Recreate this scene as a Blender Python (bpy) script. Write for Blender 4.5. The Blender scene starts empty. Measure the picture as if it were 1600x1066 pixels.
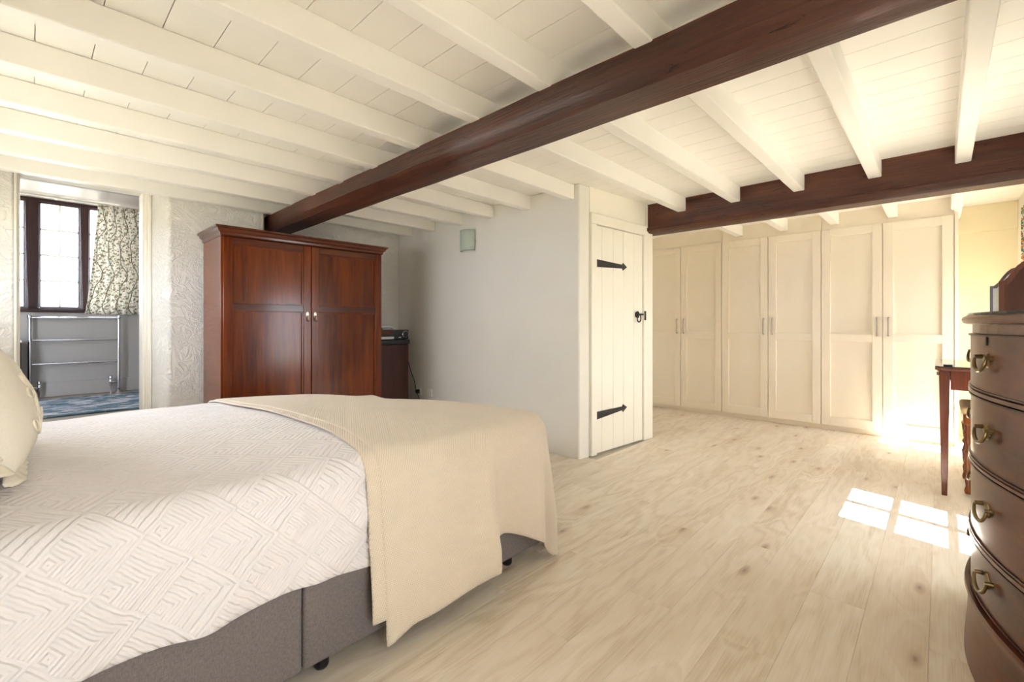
import bpy, bmesh, math, random
from mathutils import Vector, Matrix
random.seed(7)
PI = math.pi
sc = bpy.context.scene
C = sc.collection

# ------------------------------------------------------------------ camera
cam_d = bpy.data.cameras.new('camera'); cam = bpy.data.objects.new('camera', cam_d); C.objects.link(cam)
cam.location = (0, 0, 1.1)
cam.rotation_euler = (PI/2, 0, math.atan2(670, 709) - PI/2)
cam_d.sensor_width = 36; cam_d.lens = 36*709/1600
cam_d.shift_y = -26/1600
cam_d.clip_start = 0.02
sc.camera = cam

# ------------------------------------------------------------------ light
SUN_DIR = Vector((0.22, 1.0, -1.2)).normalized()
SKY_STRENGTH = 9.0
SUN_STRENGTH = 36.0
vs = sc.view_settings
vs.view_transform = 'Standard'; vs.look = 'None'; vs.gamma = 1; vs.use_curve_mapping = False
vs.exposure = 1.0
world = bpy.data.worlds.new('sky'); sc.world = world; world.use_nodes = True
bg = world.node_tree.nodes['Background']
bg.inputs[0].default_value = (0.83, 0.895, 1.0, 1); bg.inputs[1].default_value = SKY_STRENGTH
sun_d = bpy.data.lights.new('sun', 'SUN'); sun_d.energy = SUN_STRENGTH; sun_d.angle = 0.006; sun_d.color = (1, 0.975, 0.985)
sun = bpy.data.objects.new('sun', sun_d); C.objects.link(sun)
sun.rotation_euler = SUN_DIR.to_track_quat('-Z', 'Y').to_euler(); sun.location = (3, -6, 7)
sc.cycles.max_bounces = 14; sc.cycles.diffuse_bounces = 8; sc.cycles.transparent_max_bounces = 16
sc.cycles.caustics_reflective = False; sc.cycles.caustics_refractive = False
sc.cycles.sample_clamp_indirect = 8
def portal(loc, rot, sx, sz):
    d = bpy.data.lights.new('sky_portal', 'AREA'); d.shape = 'RECTANGLE'; d.size = sx; d.size_y = sz
    d.cycles.is_portal = True
    o = bpy.data.objects.new('sky_portal', d); C.objects.link(o); o.location = loc; o.rotation_euler = rot

# ------------------------------------------------------------------ node helpers
def lin(r, g, b):
    f = lambda c: (c/255/12.92) if c/255 <= .04045 else ((c/255+.055)/1.055)**2.4
    return (f(r), f(g), f(b), 1)
class Mat:
    def __init__(s, name, color=(.8,.8,.8,1), rough=.5, metal=0, **kw):
        s.m = bpy.data.materials.new(name); s.m.use_nodes = True
        s.t = s.m.node_tree; s.b = s.t.nodes['Principled BSDF']
        s.set('Base Color', color); s.set('Roughness', rough); s.set('Metallic', metal)
        for k, v in kw.items(): s.set(k.replace('_', ' '), v)
    def set(s, k, v):
        if isinstance(v, bpy.types.NodeSocket): s.t.links.new(v, s.b.inputs[k])
        else: s.b.inputs[k].default_value = v
    def n(s, typ, inp=None, out=0, **props):
        nd = s.t.nodes.new('ShaderNode'+typ)
        for k, v in props.items(): setattr(nd, k, v)
        for k, v in (inp or {}).items():
            if isinstance(v, bpy.types.NodeSocket): s.t.links.new(v, nd.inputs[k])
            else: nd.inputs[k].default_value = v
        return nd.outputs[out]
    def co(s, kind='Object', scale=(1,1,1), loc=(0,0,0), rot=(0,0,0), rnd=0):
        v = s.n('TexCoord', out=['Generated','Normal','UV','Object'].index(kind))
        if rnd:
            r = s.n('ObjectInfo', out=5)
            off = s.n('CombineXYZ', {0: s.mul(r, rnd), 1: s.mul(r, rnd*1.7), 2: s.mul(r, rnd*.6)})
            v = s.n('VectorMath', {0: v, 1: off}, operation='ADD')
        return s.n('Mapping', {0: v, 1: loc, 2: rot, 3: scale})
    def math(s, op, a, b=0.0, c=0.0, clamp=False):
        return s.n('Math', {0: a, 1: b, 2: c}, operation=op, use_clamp=clamp)
    def mul(s, a, b): return s.math('MULTIPLY', a, b)
    def noise(s, v, scale=5, detail=3, rough=.5, dist=0, out=0):
        return s.n('TexNoise', {'Vector': v, 'Scale': scale, 'Detail': detail, 'Roughness': rough, 'Distortion': dist}, out=out)
    def ramp(s, f, stops):
        nd = s.t.nodes.new('ShaderNodeValToRGB'); s.t.links.new(f, nd.inputs[0]); e = nd.color_ramp.elements
        while len(e) < len(stops): e.new(.5)
        for el, (p, c) in zip(e, stops):
            el.position = p; el.color = c if isinstance(c, (tuple, list)) else (c, c, c, 1)
        return nd.outputs[0]
    def mix(s, f, a, b, mode='MIX'):
        nd = s.t.nodes.new('ShaderNodeMix'); nd.data_type = 'RGBA'; nd.blend_type = mode
        for k, v in ((0, f), (6, a), (7, b)):
            if isinstance(v, bpy.types.NodeSocket): s.t.links.new(v, nd.inputs[k])
            else: nd.inputs[k].default_value = v
        return nd.outputs[2]
    def bump(s, hgt, strength=.3, dist=.01, prev=None):
        i = {'Strength': strength, 'Distance': dist, 'Height': hgt}
        if prev: i['Normal'] = prev
        o = s.n('Bump', i); s.set('Normal', o); return o
MT = {}
def paint(name, col, rough=.55, bs=.12, sc_=14, dist=.004):
    m = Mat(name, col, rough); v = m.co('Object')
    m.set('Base Color', m.mix(m.ramp(m.noise(v, 2.2, 4), [(.35, 0.), (.7, 1.)]), col, tuple(c*.965 for c in col[:3])+(1,)))
    m.bump(m.noise(v, sc_, 4, .6), bs, dist); MT[name] = m.m; return m
def wood(name, dark, light, axis=2, rough=.3, grain=1.0, coat=0.0, bs=.05, rnd=3.0, extra=None):
    m = Mat(name, light, rough, Coat_Weight=coat, Coat_Roughness=.12, Specular_IOR_Level=.3)
    s1 = [26*grain]*3; s1[axis] = 1.3*grain
    s2 = [150*grain]*3; s2[axis] = 6*grain
    s3 = [3.2, 3.2, 3.2]; s3[axis] = .6
    a = m.noise(m.co('Object', s1, rnd=rnd), 1, 5, .6, .5)
    b = m.noise(m.co('Object', s2, rnd=rnd), 1, 3, .6)
    c = m.noise(m.co('Object', s3, rnd=rnd), 1, 3, .5, 1.2)
    f = m.math('ADD', m.mul(a, .45), m.math('ADD', m.mul(b, .25), m.mul(c, .45)))
    col = m.mix(m.ramp(f, [(.40, 0.), (.72, 1.)]), dark, light)
    if extra: col = extra(m, col)
    m.set('Base Color', col); m.bump(m.math('ADD', a, b), bs, .002 if bs < .3 else .007)
    MT[name] = m.m; return m

CREAM = lin(241, 231, 208)
paint('ceiling_paint', lin(243, 240, 233), .45, .10, 22)
paint('joist_paint', lin(244, 241, 235), .4, .12, 18)
paint('wall_paint', lin(234, 231, 223), .7, .35, 9, .006)
paint('door_paint', lin(246, 242, 230), .38, .06, 20)
paint('cabinet_paint', lin(242, 232, 214), .32, .03, 20)
paint('panel_paint', lin(236, 225, 195), .5, .06, 16)
paint('trim_paint', lin(238, 233, 221), .4, .08, 20)
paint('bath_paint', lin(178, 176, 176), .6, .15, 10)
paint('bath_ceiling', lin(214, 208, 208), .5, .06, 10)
paint('white_plastic', lin(240, 238, 230), .3, .0)
def artex():
    m = Mat('artex', lin(238, 234, 227), .6); v = m.co('Object')
    w = m.noise(v, 3.0, 2, .5, 0, 1)
    v2 = m.n('VectorMath', {0: v, 1: m.n('VectorMath', {0: w, 1: (.35, .35, .35)}, operation='MULTIPLY')}, operation='ADD')
    n1 = m.noise(v2, 9, 5, .62, 1.6)
    ridge = m.math('ABSOLUTE', m.math('SUBTRACT', n1, .5))
    b1 = m.ramp(ridge, [(0, 1.), (.05, .25), (.2, 0.)])
    p = m.bump(b1, .55, .016); m.bump(m.noise(v, 30, 4, .6), .25, .006, p)
    MT['artex'] = m.m
artex()
wood('mahogany', lin(60, 21, 5), lin(128, 56, 17), 2, .2, .8, .2)
wood('mahogany_x', lin(56, 24, 11), lin(98, 46, 24), 0, .25, .8, .4)
wood('chest_wood', lin(48, 25, 16), lin(104, 58, 36), 0, .3, .5, .2)
wood('chest_top', lin(72, 44, 32), lin(122, 84, 64), 0, .3, .6, .3)
wood('dark_wood', lin(40, 16, 10), lin(78, 34, 20), 2, .35, .8, .2)
wood('table_wood', lin(60, 28, 19), lin(108, 56, 40), 2, .28, .9, .4)
wood('stool_wood', lin(96, 46, 18), lin(158, 88, 42), 2, .3, .9, .4)
wood('window_wood', lin(44, 28, 30), lin(70, 46, 46), 2, .45)
wood('bath_floor', lin(128, 116, 104), lin(164, 152, 138), 0, .45)
def beam_extra(m, col):
    v = m.co('Object', (9, 2.0, 9)); crack = m.noise(v, 2.6, 5, .7, .6)
    k = m.ramp(crack, [(.33, 1.), (.38, 0.)])
    red = m.ramp(m.noise(m.co('Object', (5, 1.2, 5)), 1.4, 3, .6), [(.52, 0.), (.72, 1.)])
    col = m.mix(m.mul(red, .55), col, lin(108, 64, 44))
    return m.mix(k, col, lin(26, 12, 9))
wood('beam_wood', lin(48, 26, 19), lin(90, 53, 40), 1, .42, .55, .1, .6, extra=beam_extra)
def plank_mat():
    m = Mat('oak_laminate', (1,1,1,1), .42)
    v = m.co('Object', (1, 1, 1), rnd=40)
    # knots: stretched cells, only some cells carry a knot
    vk = m.n('Mapping', {0: v, 3: (1.9, 5.2, 1)})
    vo = m.t.nodes.new('ShaderNodeTexVoronoi'); vo.voronoi_dimensions = '2D'; m.t.links.new(vk, vo.inputs['Vector']); vo.inputs['Scale'].default_value = 1.0
    d, cc = vo.outputs['Distance'], vo.outputs['Color']
    has = m.ramp(m.n('SeparateColor', {0: cc}), [(.70, 0.), (.72, 1.)])
    core = m.mul(m.ramp(d, [(.01, 1.), (.045, .5), (.13, 0.)]), has)
    halo = m.mul(m.ramp(d, [(.05, 1.), (.55, 0.)]), has)
    # grain flows round the knots
    warp = m.mul(halo, .9)
    g0 = m.n('Mapping', {0: v, 3: (1.0, 15, 1)})
    sx = m.n('SeparateXYZ', {0: g0}); sy = m.n('SeparateXYZ', {0: g0}, out=1)
    nz = m.noise(m.n('Mapping', {0: v, 3: (1.3, 5, 1)}), 1.0, 3, .55)
    ring = m.math('ADD', m.math('ADD', m.mul(sy, .55), m.mul(nz, 7.5)), m.mul(d, m.mul(halo, 9)))
    lines = m.math('SINE', m.mul(ring, 5.5))
    fine = m.noise(m.n('Mapping', {0: v, 3: (5, 170, 1)}), 1, 3, .6)
    broad = m.noise(m.n('Mapping', {0: v, 3: (.7, 5, 1)}), 1, 3, .5)
    f = m.math('ADD', m.math('ADD', m.mul(lines, .055), m.mul(fine, .38)), m.mul(broad, .42))
    base = m.ramp(f, [(.22, lin(202, 185, 160)), (.40, lin(228, 217, 200)), (.58, lin(240, 233, 220))])
    r = m.n('ObjectInfo', out=5)
    base = m.mix(m.mul(r, .35), base, lin(218, 204, 182), 'MIX')
    base = m.mix(m.mul(halo, .26), base, lin(196, 168, 132))
    base = m.mix(m.mul(core, .75), base, lin(136, 102, 72))
    streak = m.ramp(m.noise(m.n('Mapping', {0: v, 1: (3, 7, 0), 3: (1.6, 16, 1)}), 1, 3, .6, .4), [(.68, 0.), (.74, 1.)])
    base = m.mix(m.mul(streak, .42), base, lin(176, 148, 114))
    m.set('Base Color', base)
    m.set('Roughness', m.math('ADD', m.mul(fine, .14), .38))
    m.bump(fine, .05, .002)
    MT['oak_laminate'] = m.m
plank_mat()
def coverlet_mat():
    m = Mat('coverlet_cotton', lin(240, 237, 239), .85, Sheen_Weight=.2)
    v = m.co('UV', (1, 1, 1))
    x = m.n('SeparateXYZ', {0: v}); y = m.n('SeparateXYZ', {0: v}, out=1)
    wob = m.math('SUBTRACT', m.noise(v, 26, 2, .5), .5)
    p = m.mul(m.math('ADD', m.math('ADD', x, y), m.mul(wob, .012)), 5.2)
    q = m.mul(m.math('ADD', m.math('SUBTRACT', x, y), m.mul(wob, .012)), 5.2)
    fp = m.math('FRACT', p); fq = m.math('FRACT', q)
    par = m.math('FRACT', m.mul(m.math('ADD', m.math('FLOOR', p), m.math('FLOOR', q)), .5))
    mx = m.math('MAXIMUM', m.math('ABSOLUTE', m.math('SUBTRACT', fp, .12)), m.math('ABSOLUTE', m.math('SUBTRACT', fq, .12)))
    s = m.math('SINE', m.mul(mx, 2*PI*7.5))
    hgt = m.ramp(m.math('ADD', m.mul(s, .5), .5), [(.15, 0.), (.8, 1.)])
    p1 = m.bump(hgt, .6, .006)
    p2 = m.bump(m.noise(v, 17, 3, .6, .6), .5, .010, p1)
    m.bump(m.noise(v, 300, 2), .12, .001, p2)
    MT['coverlet_cotton'] = m.m
coverlet_mat()
def throw_mat():
    m = Mat('throw_knit', lin(238, 228, 208), .9, Sheen_Weight=.3)
    v = m.co('UV'); x = m.n('SeparateXYZ', {0: v}); y = m.n('SeparateXYZ', {0: v}, out=1)
    k = 2*PI/.009
    sx = m.math('SINE', m.mul(m.math('ADD', x, m.mul(y, .5)), k)); sy = m.math('SINE', m.mul(y, k))
    h = m.mul(sx, sy)
    col = m.mix(m.ramp(m.math('ADD', m.mul(h, .5), .5), [(.1, 0.), (.7, 1.)]), lin(228, 210, 188), lin(246, 234, 218))
    m.set('Base Color', col); m.bump(h, .55, .004); MT['throw_knit'] = m.m
throw_mat()
def fabric(name, col, sc_=420, bs=.3, var=.86, rough=.9):
    m = Mat(name, col, rough); v = m.co('Object', (1, 1, 1))
    n1 = m.noise(m.n('Mapping', {0: v, 3: (1, 1, .25)}), sc_, 2); n2 = m.noise(m.n('Mapping', {0: v, 3: (.25, .25, 1)}), sc_, 2)
    f = m.math('ADD', m.mul(n1, .5), m.mul(n2, .5))
    m.set('Base Color', m.mix(m.ramp(f, [(.35, 0.), (.65, 1.)]), tuple(c*var for c in col[:3])+(1,), col))
    m.bump(f, bs, .002); MT[name] = m.m; return m
fabric('divan_fabric', lin(132, 125, 124), 330, .35, .62)
fabric('pillow_cotton', lin(243, 238, 227), 300, .1, .95)
fabric('lace_thread', lin(242, 235, 219), 400, .2, .9)
fabric('seat_fabric', lin(206, 184, 146), 300, .2, .8)
fabric('mattress_ticking', lin(238, 236, 230), 300, .1, .95)
def print_mat(name, ground, stem, leafs, scale, stemk=1.0, trans=.35):
    """printed cotton: winding stems and outlined leaves"""
    m = Mat(name, ground, .9); v = m.co('UV', (scale, scale, scale))
    x = m.n('SeparateXYZ', {0: v}); y = m.n('SeparateXYZ', {0: v}, out=1)
    sway = m.math('ADD', m.mul(m.math('SINE', m.mul(y, 1.9)), .32), m.mul(m.math('SINE', m.mul(y, 4.3)), .10))
    fx = m.math('ABSOLUTE', m.math('SUBTRACT', m.math('FRACT', m.math('ADD', x, sway)), .5))
    st = m.ramp(fx, [(.024*stemk, 1.), (.044*stemk, 0.)])
    fx2 = m.math('ABSOLUTE', m.math('SUBTRACT', m.math('FRACT', m.math('ADD', m.mul(x, 1.3), m.mul(m.math('SINE', m.math('ADD', m.mul(y, 2.6), m.mul(x, 1.5))), .45))), .5))
    st2 = m.ramp(fx2, [(.012*stemk, 1.), (.028*stemk, 0.)])
    col = m.mix(m.math('MAXIMUM', st, st2), ground, stem)
    for i, (lc, sx, sy, rot, rad, ringed) in enumerate(leafs):
        mp = m.n('Mapping', {0: v, 1: (3.1*i, 1.7*i, 0), 2: (0, 0, rot), 3: (sx, sy, 1)})
        vo = m.t.nodes.new('ShaderNodeTexVoronoi'); vo.voronoi_dimensions = '2D'; m.t.links.new(mp, vo.inputs['Vector'])
        vo.inputs['Scale'].default_value = 1; vo.inputs['Randomness'].default_value = .75
        d = vo.outputs['Distance']
        col = m.mix(m.ramp(d, [(rad, 1.), (rad+.03, 0.)]), col, lc)
        if ringed: col = m.mix(m.ramp(d, [(rad*.60, 1.), (rad*.60+.03, 0.)]), col, ringed)
    tr = m.n('BsdfTranslucent', {0: col}); mixs = m.n('MixShader', {0: trans, 1: m.b.outputs[0], 2: tr})
    m.set('Base Color', col); m.t.links.new(mixs, m.t.nodes['Material Output'].inputs[0]); MT[name] = m.m
G = lin(248, 246, 238)
print_mat('vine_print', G, lin(92, 96, 62), [(lin(88, 92, 58), 1.9, 3.4, .6, .18, lin(196, 194, 160)), (lin(120, 72, 52), 2.6, 4.6, -.7, .17, lin(214, 190, 168)), (lin(96, 98, 66), 4.0, 4.6, .2, .11, None)], 6)
print_mat('flower_print', lin(244, 238, 222), lin(128, 140, 92), [(lin(60, 120, 140), 1.8, 3.0, .5, .24, lin(110, 150, 140)), (lin(196, 84, 62), 2.4, 3.2, -.6, .24, lin(232, 160, 90)), (lin(120, 142, 70), 3.2, 5.0, .1, .22, None)], 7)
def sheer():
    m = Mat('sheer_net', lin(240, 240, 246), .9); v = m.co('UV')
    tr = m.n('BsdfTranslucent', {0: lin(236, 238, 248)}); tp = m.n('BsdfTransparent')
    a = m.n('MixShader', {0: .5, 1: m.b.outputs[0], 2: tr})
    fac = m.math('ADD', m.mul(m.noise(m.n('Mapping', {0: v, 3: (60, 4, 1)}), 1, 2), .14), .03)
    b = m.n('MixShader', {0: fac, 1: tp, 2: a}); m.t.links.new(b, m.t.nodes['Material Output'].inputs[0]); MT['sheer_net'] = m.m
sheer()
def glass():
    m = Mat('pane_glass', (1,1,1,1), .0); tp = m.n('BsdfTransparent', {0: (.97,.98,.98,1)}); gl = m.n('BsdfGlossy', {0: (1,1,1,1), 1: .02})
    b = m.n('MixShader', {0: .05, 1: tp, 2: gl}); m.t.links.new(b, m.t.nodes['Material Output'].inputs[0]); MT['pane_glass'] = m.m
glass()
def simple(name, col, rough=.4, metal=0, **k): MT[name] = Mat(name, col, rough, metal, **k).m
simple('chrome', lin(214, 216, 222), .12, 1)
simple('steel', lin(186, 178, 164), .3, 1)
simple('brass', lin(140, 122, 88), .28, 1)
simple('black_iron', lin(52, 50, 48), .55, .3)
simple('black_plastic', lin(20, 20, 21), .35)
simple('dark_gap', lin(30, 20, 16), .9)
simple('black_glass', lin(44, 50, 56), .08)
simple('silver_plastic', lin(196, 196, 194), .35, .3)
simple('mirror', lin(230, 232, 232), .02, 1)
simple('frosted_glass', lin(206, 220, 208), .25, Transmission_Weight=.25)
simple('teal_screen', lin(70, 150, 170), .15)
simple('ground', lin(150, 146, 128), .9)
simple('plaster_raw', lin(196, 188, 172), .8)
def rug_mat():
    m = Mat('rug_wool', lin(196, 196, 204), .95); v = m.co('Object', (1,1,1))
    w = m.noise(v, 2.5, 2, .5, .5)
    vv = m.n('Mapping', {0: v, 2: (0,0,.5), 3: (3, 9, 1)})
    n1 = m.noise(vv, 1.2, 4, .6, 1.4); k = m.ramp(n1, [(.44, 0.), (.50, 1.)])
    n2 = m.noise(m.n('Mapping', {0: v, 2: (0,0,.35), 3: (5, 40, 1)}), 1, 2)
    c = m.mix(k, lin(200, 200, 210), m.ramp(n2, [(.4, lin(52, 84, 104)), (.65, lin(108, 136, 152))]))
    m.set('Base Color', c); MT['rug_wool'] = m.m
rug_mat()

# ------------------------------------------------------------------ mesh helpers
class MB:
    def __init__(s): s.bm = bmesh.new()
    def face(s, pts):
        vs_ = [s.bm.verts.new(p) for p in pts]
        return s.bm.faces.new(vs_)
    def prism(s, pts, z0, z1):
        lo = [s.bm.verts.new((x, y, z0)) for x, y in pts]; hi = [s.bm.verts.new((x, y, z1)) for x, y in pts]; n = len(pts)
        s.bm.faces.new(lo[::-1]); s.bm.faces.new(hi)
        for i in range(n): s.bm.faces.new((lo[i], lo[(i+1) % n], hi[(i+1) % n], hi[i]))
        return s
    def extrude(s, prof, f0, f1):
        """prof: list of 2D points, f0/f1 map a 2D point to the two ends in 3D"""
        a = [s.bm.verts.new(f0(*p)) for p in prof]; b = [s.bm.verts.new(f1(*p)) for p in prof]; n = len(prof)
        s.bm.faces.new(a[::-1]); s.bm.faces.new(b)
        for i in range(n): s.bm.faces.new((a[i], a[(i+1) % n], b[(i+1) % n], b[i]))
        return s
    def box(s, x0, x1, y0, y1, z0, z1): return s.prism([(x0, y0), (x1, y0), (x1, y1), (x0, y1)], z0, z1)
    def tube(s, pts, r, n=8, closed=False):
        pts = [Vector(p) for p in pts]; R = r if isinstance(r, (list, tuple)) else [r]*len(pts); rings = []
        m = len(pts)
        up = None
        for i, p in enumerate(pts):
            if closed: t = pts[(i+1) % m]-pts[i-1]
            else: t = pts[min(i+1, m-1)]-pts[max(i-1, 0)]
            t.normalize()
            if up is None: up = Vector((0,0,1)) if abs(t.z) < .9 else Vector((1,0,0))
            u = t.cross(up).normalized(); w = u.cross(t).normalized(); up = w
            rings.append([s.bm.verts.new(p+(u*math.cos(2*PI*k/n)+w*math.sin(2*PI*k/n))*R[i]) for k in range(n)])
        for i in range(m if closed else m-1):
            a, b = rings[i], rings[(i+1) % m]
            for k in range(n): s.bm.faces.new((a[k], a[(k+1) % n], b[(k+1) % n], b[k]))
        if not closed: s.bm.faces.new(rings[0][::-1]); s.bm.faces.new(rings[-1])
        return s
    def lathe(s, prof, c, axis=2, n=20):
        """prof: (radius, height) pairs round a line through c"""
        rings = []
        for r, h in prof:
            ring = []
            for k in range(n):
                a = 2*PI*k/n; p = [r*math.cos(a), r*math.sin(a), h]
                if axis == 0: p = [h, p[0], p[1]]
                if axis == 1: p = [p[1], h, p[0]]
                ring.append(s.bm.verts.new((c[0]+p[0], c[1]+p[1], c[2]+p[2])))
            rings.append(ring)
        for a, b in zip(rings, rings[1:]):
            for k in range(n): s.bm.faces.new((a[k], a[(k+1) % n], b[(k+1) % n], b[k]))
        s.bm.faces.new(rings[0][::-1]); s.bm.faces.new(rings[-1]); return s
    def grid(s, f, nu, nv, uv=None, closed_u=False):
        V = [[s.bm.verts.new(f(i/nu, j/nv)) for j in range(nv+1)] for i in range(nu+1)]
        L = s.bm.loops.layers.uv.new('UVMap') if uv else None
        for i in range(nu):
            for j in range(nv):
                fc = s.bm.faces.new((V[i][j], V[i+1][j], V[i+1][j+1], V[i][j+1]))
                if uv:
                    for lp, (a, b) in zip(fc.loops, ((i, j), (i+1, j), (i+1, j+1), (i, j+1))): lp[L].uv = uv(a/nu, b/nv)
        return s
    def rot(s, m, c=(0,0,0)):
        bmesh.ops.rotate(s.bm, verts=s.bm.verts, cent=c, matrix=m); return s
WLOC = {}
XF = None      # optional map applied to every mesh while it is being built
def setp(o, label=None, cat=None, group=None, kind=None):
    for k, v in (('label', label), ('category', cat), ('group', group), ('kind', kind)):
        if v: o[k] = v
    return o
def attach(o, parent):
    o.parent = parent; o.matrix_parent_inverse = Matrix.Translation(-WLOC[parent])
def build(name, mb, mat, parent=None, bevel=0, seg=2, smooth=None, solid=0, weld=True, **props):
    bm = mb.bm
    if XF:
        for v in bm.verts: v.co = XF(*v.co)
    if weld: bmesh.ops.remove_doubles(bm, verts=bm.verts, dist=1e-5)
    bmesh.ops.recalc_face_normals(bm, faces=bm.faces)
    xs = [v.co for v in bm.verts]
    lo = Vector([min(v[i] for v in xs) for i in range(3)]); hi = Vector([max(v[i] for v in xs) for i in range(3)])
    o0 = Vector(((lo.x+hi.x)/2, (lo.y+hi.y)/2, lo.z))
    for v in bm.verts: v.co -= o0
    me = bpy.data.meshes.new(name); bm.to_mesh(me); bm.free()
    me.materials.append(MT[mat])
    o = bpy.data.objects.new(name, me); C.objects.link(o); o.location = o0; WLOC[o] = o0
    if parent: attach(o, parent)
    if solid:
        md = o.modifiers.new('solid', 'SOLIDIFY'); md.thickness = solid; md.offset = 0
    if bevel:
        md = o.modifiers.new('bevel', 'BEVEL'); md.width = bevel; md.segments = seg; md.limit_method = 'ANGLE'; md.angle_limit = .6
    if smooth is None: smooth = bool(bevel)
    if smooth:
        me.shade_smooth()
        if not solid and smooth != 'all': me.set_sharp_from_angle(angle=.7)
    return setp(o, **props)
def box(name, d, mat, parent=None, bevel=0, **k): return build(name, MB().box(*d), mat, parent, bevel, **k)
def thing(name, loc, label=None, cat=None, group=None, kind=None):
    o = bpy.data.objects.new(name, None); C.objects.link(o); o.location = loc; o.empty_display_size = .1
    WLOC[o] = Vector(loc); return setp(o, label, cat, group, kind)
def dup(o, delta, parent=None):
    """copy of a part (or thing) with its own parts, shifted by delta"""
    c = o.copy(); C.objects.link(c); WLOC[c] = WLOC[o]+Vector(delta); c.location = WLOC[c]
    c.parent = None
    if parent: attach(c, parent)
    for ch in list(o.children): dup(ch, delta, c)
    return c
def grid_wall(name, us, zs, opens, t0, t1, axis, mat, **k):
    """wall slab of thickness t0..t1 along the other axis, cells (i,j) in opens left out; one welded mesh"""
    mb = MB(); P = (lambda u, t, z: (u, t, z)) if axis == 'x' else (lambda u, t, z: (t, u, z))
    solid = lambda i, j: 0 <= i < len(us)-1 and 0 <= j < len(zs)-1 and (i, j) not in opens
    for i in range(len(us)-1):
        for j in range(len(zs)-1):
            if not solid(i, j): continue
            u0, u1, z0, z1 = us[i], us[i+1], zs[j], zs[j+1]
            for t in (t0, t1): mb.face([P(u0, t, z0), P(u1, t, z0), P(u1, t, z1), P(u0, t, z1)])
            if not solid(i-1, j): mb.face([P(u0, t0, z0), P(u0, t1, z0), P(u0, t1, z1), P(u0, t0, z1)])
            if not solid(i+1, j): mb.face([P(u1, t0, z0), P(u1, t1, z0), P(u1, t1, z1), P(u1, t0, z1)])
            if not solid(i, j-1): mb.face([P(u0, t0, z0), P(u1, t0, z0), P(u1, t1, z0), P(u0, t1, z0)])
            if not solid(i, j+1): mb.face([P(u0, t0, z1), P(u1, t0, z1), P(u1, t1, z1), P(u0, t1, z1)])
    return build(name, mb, mat, kind='structure', **k)

# ================================================================== STRUCTURE
ZC, ZJ = 2.25, 2.13            # boards, joist undersides
XL, XR, YW, YB = -.5, 6.28, -.52, 4.8
setp(box('ground', (-14, 20, -16, 22, -.6, -.35), 'ground'), kind='structure')
floor = box('floor', (-.7, 6.4, -.95, 5.0, -.3, -.012), 'plaster_raw', kind='structure')
# floor planks along X
def make_planks():
    W, LN = .182, 1.28; mesh_cache = {}
    y = YW+.004; row = 0
    spans = lambda y0: [(XL+.005, XR-.01)] if y0 < 1.85 else [(XL+.005, 3.15 if y0 < 2.1 else 3.055)]+([(4.165 if y0 > 2.03 else 3.151, XR-.01)] if y0 < 2.93 else [])
    while y < YB-.01:
        y1 = min(y+W-.0005, YB-.004)
        for x_lo, x_hi in spans(y):
            x = x_lo-((row*.47*LN+random.uniform(-.2, .2)) % LN)
            while x < x_hi:
                a, b = max(x, x_lo), min(x+LN-.0005, x_hi)
                if b-a > .03:
                    key = (round(b-a, 4), round(y1-y, 4))
                    if key in mesh_cache:
                        o = bpy.data.objects.new('plank', mesh_cache[key]); C.objects.link(o)
                        o.location = ((a+b)/2, (y+y1)/2, -.012); WLOC[o] = o.location.copy(); attach(o, floor)
                    else:
                        mb = MB(); e = .0006
                        mb.extrude([(y, -.012), (y1, -.012), (y1, -e), (y1-e, 0), (y+e, 0), (y, -e)], lambda u, v: (a, u, v), lambda u, v: (b, u, v))
                        o = build('plank', mb, 'oak_laminate', floor); mesh_cache[key] = o.data
                x += LN
        y += W; row += 1
make_planks()
ceil = box('ceiling', (-.7, 6.45, -.98, 5.0, ZC+.02, ZC+.12), 'ceiling_paint', kind='structure')
def boards():
    x = XL; proto = None; W = .17
    while x < XR-.01:
        b = min(x+W-.003, XR)
        if proto is None or b-x < W-.004: 
            o = build('ceiling_board', MB().box(x, b, YW, YB, ZC, ZC+.02), 'ceiling_paint', ceil); proto = proto or (o, x)
        else: dup(proto[0], (x-proto[1], 0, 0), ceil)
        x += W
boards()
JY = [-.14, .30, .76, 1.22, 1.68, 2.19, 2.67, 3.14, 3.60, 4.06, 4.50]
def joist(y, x0, x1):
    build('joist', MB().box(x0, x1, y, y+.075, ZJ, ZC), 'joist_paint', ceil, .006)
for i, y in enumerate(JY):
    if y < 2.1: joist(y, XL, 4.075); joist(y, 4.24, XR if y < -.1 else 5.70)
    else: joist(y, XL, 3.065)
# walls
grid_wall('wall_left', [-.95, 2.22, 4.53, 5.0], [-.012, 1.19, 1.82, ZC], {(1, 1)}, XL-.2, XL, 'y', 'wall_paint')
WA = dict(x0=2.87, x1=3.545, z0=.43, z1=1.635); WBn = dict(x0=5.12, x1=5.795, z0=.43, z1=1.635); W_FILL = dict(x0=.08, x1=.60, z0=.43, z1=1.635)
ux = [XL-.2, W_FILL['x0']-.03, W_FILL['x1']+.03, WA['x0']-.03, WA['x1']+.03, WBn['x0']-.03, WBn['x1']+.03, XR+.15]
grid_wall('wall_right', ux, [-.012, .38, 1.78, ZC], {(1, 1), (3, 1), (5, 1)}, -.95, YW, 'x', 'wall_paint')
grid_wall('wall_far', [-.95, 3.15], [-.012, ZC], set(), XR, XR+.15, 'y', 'panel_paint')
box('trim_1', (XR-.018, XR, YW, -.10, 1.99, ZC), 'panel_paint', bevel=.004, kind='structure')
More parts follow.
